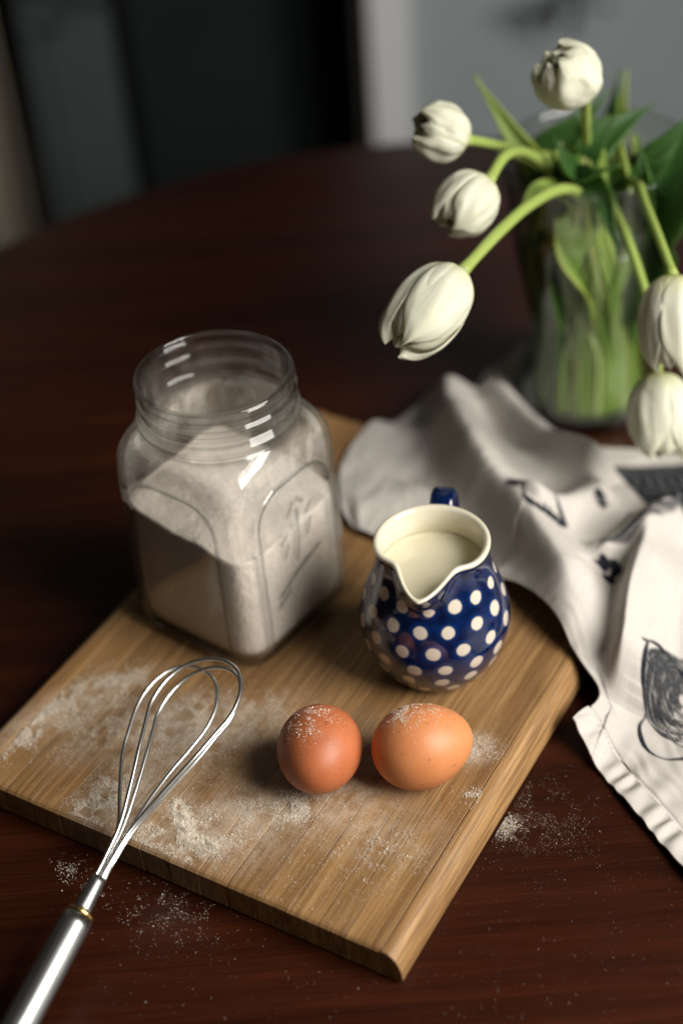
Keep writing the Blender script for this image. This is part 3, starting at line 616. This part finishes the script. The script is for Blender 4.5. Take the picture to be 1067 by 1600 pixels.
petal_m = m_petal()
stem_m = m_leaf('tulip_stem', (.26, .36, .075), (.36, .44, .12), (.3, .4, .05), .12, .4)
leaf_m = m_leaf('tulip_leaf', (.026, .074, .018), (.050, .125, .028), (.16, .34, .04), .28, .36)
leaf_y = m_leaf('tulip_leaf_young', (.22, .34, .07), (.34, .46, .12), (.45, .60, .10), .42, .4)
stem_lit = m_leaf('pale_lit_stem', (.42, .50, .19), (.56, .62, .30), (.6, .7, .25), .45, .4)  # pale stem green, brightened to look lit inside the water
def frame_from(axis, roll=0.):
    a_ = Vector(axis).normalized(); q_ = a_.to_track_quat('Z', 'Y').to_matrix(); return q_ @ Matrix.Rotation(roll, 3, 'Z')
def petal(parent, L, Rm, ang, wid, opn, tipr, seed, lay, curl=0., wr=.06, lean=0.):
    nu, nv = 21, 30; v = []; al = []; ac = []
    for i in range(nv):
        t = i / (nv - 1)
        phi = .16 + t * (opn - .16); rp = Rm * max(math.sin(phi), .04) ** .80 * lay * (1 + tipr * max(0., t - .6)); zt = (math.cos(.16) - math.cos(phi)) / (math.cos(.16) - math.cos(min(opn, 2.9)))
        wf = wid * (min(1., .45 + 2.2 * t)) * max(.10, (1 - max(0., (t - .50) / .50) ** 2.4) ** .62)
        for j in range(nu):
            u = -1 + 2 * j / (nu - 1); a_ = ang + wf * u
            n1 = noise.fractal((u * 1.6 + seed, t * 2.2, seed * 1.7), 1., 2., 3); n2 = math.sin(u * 9 + seed * 3 + 2 * n1) * (1 - abs(u) * .4)
            r = rp * (1 + wr * n1 + .035 * n2 * math.sin(PI * t)) - Rm * .05 * abs(u) ** 3 + Rm * .03 * (1 - abs(u)) ** 4 * math.sin(PI * t)
            z = L * (zt * (1 - .10 * u * u * t) + .025 * n1 * t) + curl * L * max(0, t - .75) ** 2 * (1 - u * u)
            v.append((r * math.cos(a_) + lean * t * math.cos(ang) * Rm, r * math.sin(a_) + lean * t * math.sin(ang) * Rm, z)); al.append(t); ac.append(u)
    o = mesh('petal', v, grid_faces(nu, nv), petal_m, parent); fattr(o, 'along', al); fattr(o, 'across', ac)
    md = o.modifiers.new('s', 'SUBSURF'); md.levels = 1; md.render_levels = 1
    md = o.modifiers.new('t', 'SOLIDIFY'); md.thickness = .0005; return o
def flower(parent, base, tip, L, Rm, roll, opn, tipr, seed, npet=6, wr=.06):
    base = Vector(base); h = bpy.data.objects.new('bloom', None)
    Mf = frame_from(Vector(tip) - base, roll).to_4x4(); Mf.translation = base - parent.location
    rnd = random.Random(seed)
    os_ = []
    for k in range(3): os_.append(petal(parent, L * rnd.uniform(.90, .97), Rm, k * 2.094 + 1.047 + rnd.uniform(-.12, .12), 1.10, min(opn + .12, 2.95), tipr, seed + k, .93, 0, wr))
    for k in range(3): os_.append(petal(parent, L * rnd.uniform(.93, 1.03), Rm, k * 2.094 + rnd.uniform(-.12, .12), 1.02, opn, tipr, seed + 5 + k, 1.02, rnd.uniform(-.1, .15), wr))
    for k in range(npet - 6): os_.append(petal(parent, L * rnd.uniform(.8, .97), Rm, rnd.uniform(0, 6.28), .8, min(opn + .3, 2.95), tipr, seed + 11 + k, .80, -.1, wr * 1.5))
    for k in range(3): os_.append(petal(parent, L * rnd.uniform(.86, .92), Rm, k * 2.094 + .5, 1.25, 2.88, .02, seed + 21 + k, .86, 0, wr))
    for o in os_: o.matrix_local = Mf
def leaf(parent, pts, w0, nrm, fold=.35, m=None, seed=0., twist=0., wpow=.55):
    n_ = 46; c = catmull(pts, n_); nu = 9; T = np.gradient(c, axis=0); T /= np.linalg.norm(T, axis=1)[:, None]
    v = []; al = []; ac = []; nrm = np.array(nrm, float)
    for i in range(n_):
        t = i / (n_ - 1); Nn = nrm - T[i] * (nrm @ T[i]); Nn /= np.linalg.norm(Nn); Sd = np.cross(T[i], Nn)
        a_ = twist * t; Nn, Sd = Nn * math.cos(a_) + Sd * math.sin(a_), Sd * math.cos(a_) - Nn * math.sin(a_)
        w_ = 1.55 * w0 * (math.sin(PI * (.12 + .88 * t ** .8) ) ** wpow if t < 1 else 0) * (1 if t < .6 else max(0., 1 - ((t - .6) / .4) ** 1.8))
        w_ = max(w_, .0004)
        for j in range(nu):
            u = -1 + 2 * j / (nu - 1); wav = .10 * math.sin(t * 9 + seed) * u * abs(u)
            q_ = c[i] + Sd * u * w_ + Nn * w_ * (fold * abs(u) ** 1.5 + wav); v.append(q_ - np.array(parent.location)); al.append(t); ac.append(u)
    o = mesh('leaf', v, grid_faces(nu, n_), m or leaf_m, parent); fattr(o, 'along', al); fattr(o, 'across', ac)
    md = o.modifiers.new('t', 'SOLIDIFY'); md.thickness = .0009; return o
def tulip(label, stem, w=.0042):
    base = Vector(stem[-1]); e = empty('tulip', base); tag(e, label, 'tulip', 'white tulips in the glass vase')
    c = catmull(stem, 70); tt = np.linspace(0, 1, 70); w *= .72; v, f = tube_geo(c - np.array(base), w * (1.0 + .12 * tt + .25 * np.exp(-(tt / .02) ** 2)), 12)
    o = mesh('stem', v, f, stem_m, e); fattr(o, 'along', np.repeat(tt, 12)); fattr(o, 'across', np.tile(np.cos(np.linspace(0, 2 * PI, 12, endpoint=False)) * .7, 70)); return e
def vb(dx, dy, z): return (VX0 + 1.45 * dx, VY0 + 1.45 * dy, z if z > .04 else z - .014)

t1 = tulip('largest white tulip nodding low on the left over the dark table', [(.0775, .7533, .2058), (.1042, .7909, .2091), (.1282, .8270, .2065), (.1535, .8625, .1960), (.1740, .8870, .1721), vb(.004, -.026, .135), vb(.008, -.010, .075), vb(.012, .006, .032)], .0047)
flower(t1, (.0770, .7535, .2060), (.0245, .6990, .1790), .0610, .0203, 2.75, 2.92, .05, 1.3, 6, .06)
leaf(t1, [vb(-.004, -.018, .075), vb(-.012, -.030, .140), (.1640, .8900, .1700), (.1409, .8790, .1894), (.1250, .8629, .1820)], .010, (0, -.3, 1), .3, leaf_y, .5)
leaf(t1, [vb(.0, -.015, .075), vb(-.008, -.022, .140), (.1690, .8890, .1850), (.1780, .8650, .1885), (.1804, .8484, .1770), (.1837, .8364, .1600)], .0085, (-.5, -.6, .5), .4, leaf_m, .9)
t2 = tulip('white tulip at upper left against the grey wall with its open end facing left', [(.0908, .8386, .2455), (.1101, .8633, .2294), (.1342, .8939, .2066), (.1560, .9080, .1788), vb(-.012, .004, .120), vb(.0, .006, .070), vb(.006, -.012, .032)], .0042)
flower(t2, (.0914, .8390, .2450), (.0600, .8360, .2610), .0345, .0165, 1.2, 2.72, .05, 4.1, 8, .13)
leaf(t2, [vb(-.005, .005, .075), vb(-.015, .0, .130), (.1608, .9284, .1700), (.1440, .9235, .1880), (.1212, .9180, .1990)], .0095, (.1, -.5, .8), .35, leaf_y, 2.)
leaf(t2, [vb(-.003, .008, .075), vb(-.015, .008, .130), (.1527, .9314, .1695), (.1297, .9349, .2062), (.1096, .9560, .2350)], .0062, (-.3, -.8, .3), .5, leaf_y, 3.)
t3 = tulip('white tulip hanging between the upper left bloom and the largest bloom', [(.1007, .8144, .2292), (.1152, .8438, .2309), (.1336, .8765, .2149), (.1550, .9090, .1797), vb(-.010, -.006, .120), vb(-.004, -.004, .070), vb(.002, .010, .032)], .0045)
flower(t3, (.1010, .8150, .2290), (.0665, .7885, .2100), .0400, .0178, .3, 2.80, .05, 7.7, 7, .10)
leaf(t3, [vb(-.004, -.004, .075), vb(-.012, -.008, .140), (.1640, .9150, .1750), (.1560, .8905, .1980), (.1509, .8781, .2149)], .0078, (.4, -.8, .3), .5, leaf_y, 5., .6)
t4 = tulip('topmost white tulip standing above the dark leaves', [(.1632, .8506, .2608), (.1673, .8694, .2362), (.1754, .9035, .1987), vb(.002, .008, .120), vb(.004, .002, .070), vb(-.006, -.004, .032)], .0040)
flower(t4, (.1640, .8512, .2600), (.1417, .8483, .2867), .0380, .0190, 2.2, 2.66, .05, 11.9, 8, .14)
leaf(t4, [vb(.004, .010, .075), vb(.0, .012, .140), (.1608, .9284, .1756), (.1847, .9242, .1967), (.2258, .9401, .2130)], .0170, (-.25, -.75, .75), .25, leaf_m, 1.)
leaf(t4, [vb(-.002, .010, .075), vb(-.006, .010, .140), (.1533, .9353, .1745), (.1733, .9326, .2033), (.1970, .9468, .2215)], .0125, (-.5, -.75, .5), .35, leaf_m, 4.)
leaf(t4, [vb(.006, .012, .080), vb(.010, .020, .140), (.1957, .9556, .1679), (.2067, .9833, .1870), (.2162, 1.0120, .2074)], .0060, (-.6, -.6, .3), .5, leaf_m, 6.)
t5 = tulip('white tulip drooping at the right edge, the upper of two hanging blooms', [(.2005, .7657, .1850), (.1990, .7965, .1919), (.1990, .8365, .1943), (.2016, .8728, .1905), (.1990, .8990, .1721), vb(.010, -.018, .120), vb(.008, -.004, .070), vb(-.008, .006, .032)], .0038)
flower(t5, (.2005, .7660, .1855), (.1985, .7373, .1326), .0590, .0190, 1.0, 2.78, .2, 15.2, 6, .08)
leaf(t5, [vb(.008, -.014, .080), vb(.014, -.022, .140), (.2085, .8760, .1800), (.2038, .8668, .2005), (.2015, .8792, .2190)], .0075, (-.7, -.5, .4), .4, leaf_m, 7., .4)
leaf(t5, [vb(.010, -.006, .080), vb(.022, -.016, .145), (.2182, .8787, .1771), (.2268, .8890, .1964), (.2544, .9126, .2265)], .0200, (-.55, -.7, .55), .25, leaf_m, 8.)
t6 = tulip('white tulip hanging lowest at the right edge above the dark print', [(.1975, .7732, .1135), (.1968, .7905, .1394), (.1937, .8148, .1565), (.1885, .8430, .1732), (.1842, .8742, .1795), (.1784, .8973, .1746), vb(-.006, -.014, .125), vb(-.002, -.008, .070), vb(.010, .010, .032)], .0040)
flower(t6, (.1975, .7736, .1140), (.1985, .7412, .0647), .0550, .0205, 2.6, 2.74, .2, 19.4, 6, .08)
leaf(t6, [vb(.002, -.012, .080), vb(.0, -.022, .140), (.1600, .8960, .1780), (.1720, .8776, .1961), (.1897, .8713, .2052)], .0085, (-.2, -.5, .85), .35, leaf_m, 9.)
leaf(t6, [vb(.008, .010, .080), vb(.016, .014, .140), (.2043, .9552, .1674), (.2132, .9830, .1866), (.2215, 1.0117, .2070)], .0058, (-.6, -.6, .3), .5, leaf_y, 10.)

# more leaf blades crowding the mouth and the water of the vase
leaf(t2, [vb(-.010, .0, .020), vb(-.014, .002, .070), vb(-.022, .0, .120), (.1560, .9200, .1750), (.1420, .9120, .1830)], .0110, (-.3, -.8, .5), .3, leaf_m, 11.)
leaf(t3, [vb(-.006, -.012, .020), vb(-.010, -.014, .070), vb(-.016, -.020, .120), (.1700, .9020, .1800), (.1830, .8950, .2040)], .0120, (.2, -.8, .6), .3, leaf_m, 12., .5)
leaf(t4, [vb(.0, .012, .020), vb(.002, .014, .070), vb(.006, .006, .140), (.1840, .9230, .1860), (.1760, .9300, .2150)], .0130, (-.2, -.9, .4), .3, leaf_m, 13.)
leaf(t5, [vb(.010, .004, .020), vb(.012, .004, .070), vb(.020, .0, .130), (.2060, .9080, .1820), (.2160, .9000, .2060)], .0120, (-.4, -.8, .5), .3, leaf_m, 14.)
leaf(t6, [vb(.006, -.012, .020), vb(.008, -.016, .070), vb(.008, -.026, .130), (.1930, .8960, .1760), (.2010, .8800, .1860), (.2040, .8690, .1780)], .0100, (.0, -.7, .7), .3, leaf_m, 15.)
leaf(t1, [vb(-.012, -.008, .016), vb(-.012, -.012, .070), vb(-.020, -.018, .120), (.1500, .9040, .1700), (.1420, .8900, .1740)], .0045, (-.3, -.7, .6), .3, leaf_y, 16.)

for k, t_ in enumerate([t1, t2, t3, t4, t5, t6] * 3):  # slim bright blades added to stand in for lit stems in the vase
    a_ = k * 2.39 + .4; c_, s_ = math.cos(a_), math.sin(a_); q_ = .012 + .014 * ((k * 7) % 10) / 10; a2 = a_ + 1.2 + .6 * math.sin(k)
    if k % 4 != 3: a_ = -PI + .12 + 3.0 * ((k * 5) % 18) / 18; q_ = .0255; c_, s_ = math.cos(a_), math.sin(a_)
    a2 = a_ + .55 * math.sin(k * 1.9); a3 = a2 + .35 * math.sin(k * 2.7 + 1)
    leaf(t_, [vb(q_ * c_, q_ * s_, .022), vb(.88 * q_ * c_, .88 * q_ * s_, .060), vb(.029 * math.cos(a2), .029 * math.sin(a2), .112), vb(.027 * math.cos(a3), .027 * math.sin(a3), .160), vb(.018 * math.cos(a3), .018 * math.sin(a3), .205)], .0021 + .0006 * math.sin(k * 3), (.4, -.9, .1), .5, leaf_y if k % 3 else stem_lit, k, 0., .15)
leaf(t4, [vb(.0, -.004, .070), vb(-.004, -.006, .130), (.1760, .9050, .1800), (.1600, .8850, .2020), (.1500, .8840, .2230)], .0120, (.1, -.8, .5), .3, leaf_m, 21.)
leaf(t2, [vb(-.008, -.004, .070), vb(-.016, -.008, .130), (.1640, .9050, .1780), (.1760, .8930, .2050), (.1920, .8960, .2270)], .0130, (-.1, -.9, .4), .3, leaf_m, 22.)
leaf(t6, [vb(.006, -.006, .070), vb(.016, -.012, .130), (.2060, .8950, .1780), (.2190, .8860, .1960), (.2300, .8900, .2090)], .0110, (-.2, -.9, .4), .3, leaf_m, 23.)

# ------------------------------------------------------------------ loose flour
oct_v = np.array([(1, 0, 0), (-1, 0, 0), (0, 1, 0), (0, -1, 0), (0, 0, 1), (0, 0, -1)], float)
oct_f = np.array([(0, 2, 4), (2, 1, 4), (1, 3, 4), (3, 0, 4), (2, 0, 5), (1, 2, 5), (3, 1, 5), (0, 3, 5)])
def grains(name, pos, size, m, parent=None):
    n_ = len(pos); sc = size[:, None, None] * rng.uniform(.6, 1.4, (n_, 6, 1)) * rng.uniform(.7, 1.3, (n_, 1, 3))
    a_ = rng.uniform(0, 6.28, n_); c_, s_ = np.cos(a_), np.sin(a_); ov = np.repeat(oct_v[None], n_, 0)
    ov = np.stack([ov[..., 0] * c_[:, None] - ov[..., 1] * s_[:, None], ov[..., 0] * s_[:, None] + ov[..., 1] * c_[:, None], ov[..., 2]], -1) * sc
    v = (pos[:, None] + ov).reshape(-1, 3); f = (oct_f[None] + 6 * np.arange(n_)[:, None, None]).reshape(-1, 3)
    return mesh(name, v, f, m, parent, False)
grain_m = m_flour('loose_flour', (.80, .73, .62))
def nmask(x, y, sc): return np.array([noise.fractal((a_ * sc, b_ * sc, .7), 1., 2., 3) for a_, b_ in zip(x, y)])
def along(poly, n_, wid, size, zmax, z0, sc=120, thr=-.1):
    pc = catmull([(*p, 0) for p in poly], 60)[:, :2] if len(poly) > 1 else np.repeat(np.array(poly), 60, 0)
    n_ = int(n_ * 2.9); k = rng.integers(0, 60, n_); p = pc[k] + rng.normal(0, wid, (n_, 2)); m = nmask(p[:, 0], p[:, 1], sc); d_ = np.linalg.norm(p - pc[k], axis=1)
    ok = (m > thr + rng.normal(0, .12, n_)); p, m, d_ = p[ok], m[ok], d_[ok]
    sz = .37 * size * rng.lognormal(0, .42, len(p)); z = z0 + sz * .6 + zmax * rng.random(len(p)) * np.clip(m + .3, 0, 1) * np.exp(-(d_ / wid) ** 2)
    return np.c_[p, z], sz
parts_b = [along([(-.1995, .599), (-.1804, .6214), (-.1563, .6369), (-.1235, .6445)], 9000, .0075, .00034, .0030, BT), along([(-.1995, .604), (-.1804, .6234)], 5000, .007, .00034, .0035, BT),
           along([(-.17, .605), (-.14, .613), (-.115, .604)], 5000, .012, .0003, .001, BT), along([(-.1519, .5402), (-.1377, .554), (-.1263, .564)], 6000, .0075, .00034, .0025, BT),
           along([(-.1, .5476), (-.0957, .5374), (-.0937, .5274), (-.0792, .5154)], 5200, .0022, .00034, .0042, BT, 160, -.4), along([(-.1177, .53), (-.0809, .5155)], 7000, .009, .00034, .0018, BT),
           along([(-.1134, .5834), (-.0821, .599), (-.0427, .6092)], 8000, .012, .0003, .0012, BT), along([(-.0777, .5299), (-.0374, .5429)], 4500, .009, .00032, .0012, BT),
           along([(-.0055, .5136), (.0162, .499)], 1500, .010, .00034, .0012, BT, 150, .05), along([(-.0455, .5386), (-.0304, .535)], 1800, .0045, .00036, .0025, BT), along([(.0459, .5671), (.0672, .5697)], 2200, .006, .0003, .001, BT),
           along([(-.10, .51), (-.05, .485), (0, .50)], 1500, .018, .00026, .0, BT, 150, .0), along([(.056, .5347)], 260, .003, .0004, .001, BT), along([(-.13, .575), (-.05, .56), (.0, .53), (.05, .52)], 4500, .022, .00026, .0, BT, 90, .0),
           along([(-.04, .51), (-.01, .49)], 500, .016, .00036, .001, BT, 200, .1), along([(-.115, .605), (-.085, .615)], 3500, .009, .0003, .001, BT)]
pb = np.concatenate([p for p, _ in parts_b]); sb = np.concatenate([s_ for _, s_ in parts_b])
ub = (pb[:, :2] - np.array(BO)) @ d2; vb_ = (pb[:, :2] - np.array(BO)) @ d1
keep = (ub > us[-1]) & (ub < .002) & (vb_ > .0) & (vb_ < BL); pb, sb = pb[keep], sb[keep]
tag(grains('flour_on_board', pb, sb, grain_m), 'loose flour spilled in streaks across the cutting board', 'flour', kind='stuff')
parts_t = [along([(-.1466, .5164), (-.1423, .5037)], 120, .003, .0004, .001, 0), along([(-.1612, .530), (-.1539, .5229)], 110, .004, .0004, .001, 0, 120, -.3), along([(-.1228, .5041), (-.09, .485)], 520, .011, .00030, .0005, 0, 150, 0),
           along([(.0719, .5304)], 900, .0045, .00028, .0015, 0, 200, -.3), along([(.0739, .5384), (.10, .53)], 1200, .016, .00020, .0, 0, 100, -.1), along([(.06, .50), (.12, .47), (.15, .45)], 420, .035, .00020, 0, 0, 100, -.1),
           along([(-.11, .47), (-.02, .42), (.06, .43)], 240, .03, .00026, 0, 0, 100, -.2)]
pt = np.concatenate([p for p, _ in parts_t]); st2 = np.concatenate([s_ for _, s_ in parts_t])
ut = (pt[:, :2] - np.array(BO)) @ d2; vt = (pt[:, :2] - np.array(BO)) @ d1; keep = (ut > .0122) | (vt < -.003)
tag(grains('flour_on_table', pt[keep], st2[keep], grain_m), 'specks of flour scattered on the dark table round the board', 'flour', kind='stuff')
# dusting on the eggs
def on_egg(o, n_, c, spread, D, L):
    out = []; ss = []; mw = o.rotation_euler.to_matrix(); c = Vector(c).normalized()
    for _ in range(n_ * 6):
        if len(out) >= n_: break
        d_ = Vector((c.x + random.gauss(0, spread[0]), c.y + random.gauss(0, spread[1]), c.z + random.gauss(0, spread[2]))).normalized()
        if noise.fractal(d_ * 5 + Vector((o.location.x * 90, 0, 0)), 1., 2., 3) < .02 + random.gauss(0, .16): continue
        l = mw.transposed() @ d_; x = l.x; k = 1 / math.sqrt((l.x / (L / 2)) ** 2 + (l.y / (D / 2)) ** 2 + (l.z / (D / 2)) ** 2); xx = l.x * k / (L / 2); cor = 1 - .10 * xx - .03 * xx * xx
        p = Vector((l.x * k, l.y * k * cor, l.z * k * cor)); sz = .00015 * math.exp(random.gauss(0, .42)); p = mw @ p + o.location; out.append(p + d_ * sz * .3); ss.append(sz)
    return np.array([tuple(p) for p in out]), np.array(ss)
q1 = on_egg(e1, 760, (-.15, .05, 1.0), (.34, .30, .1), ED, .0535); q2 = on_egg(e2, 1000, (-.30, .25, 1.0), (.36, .28, .1), ED, .054)
tag(grains('flour_on_eggs', np.concatenate([q1[0], q2[0]]), np.concatenate([q1[1], q2[1]]), grain_m), 'fine flour sprinkled over the tops of the two eggs', 'flour', kind='stuff')
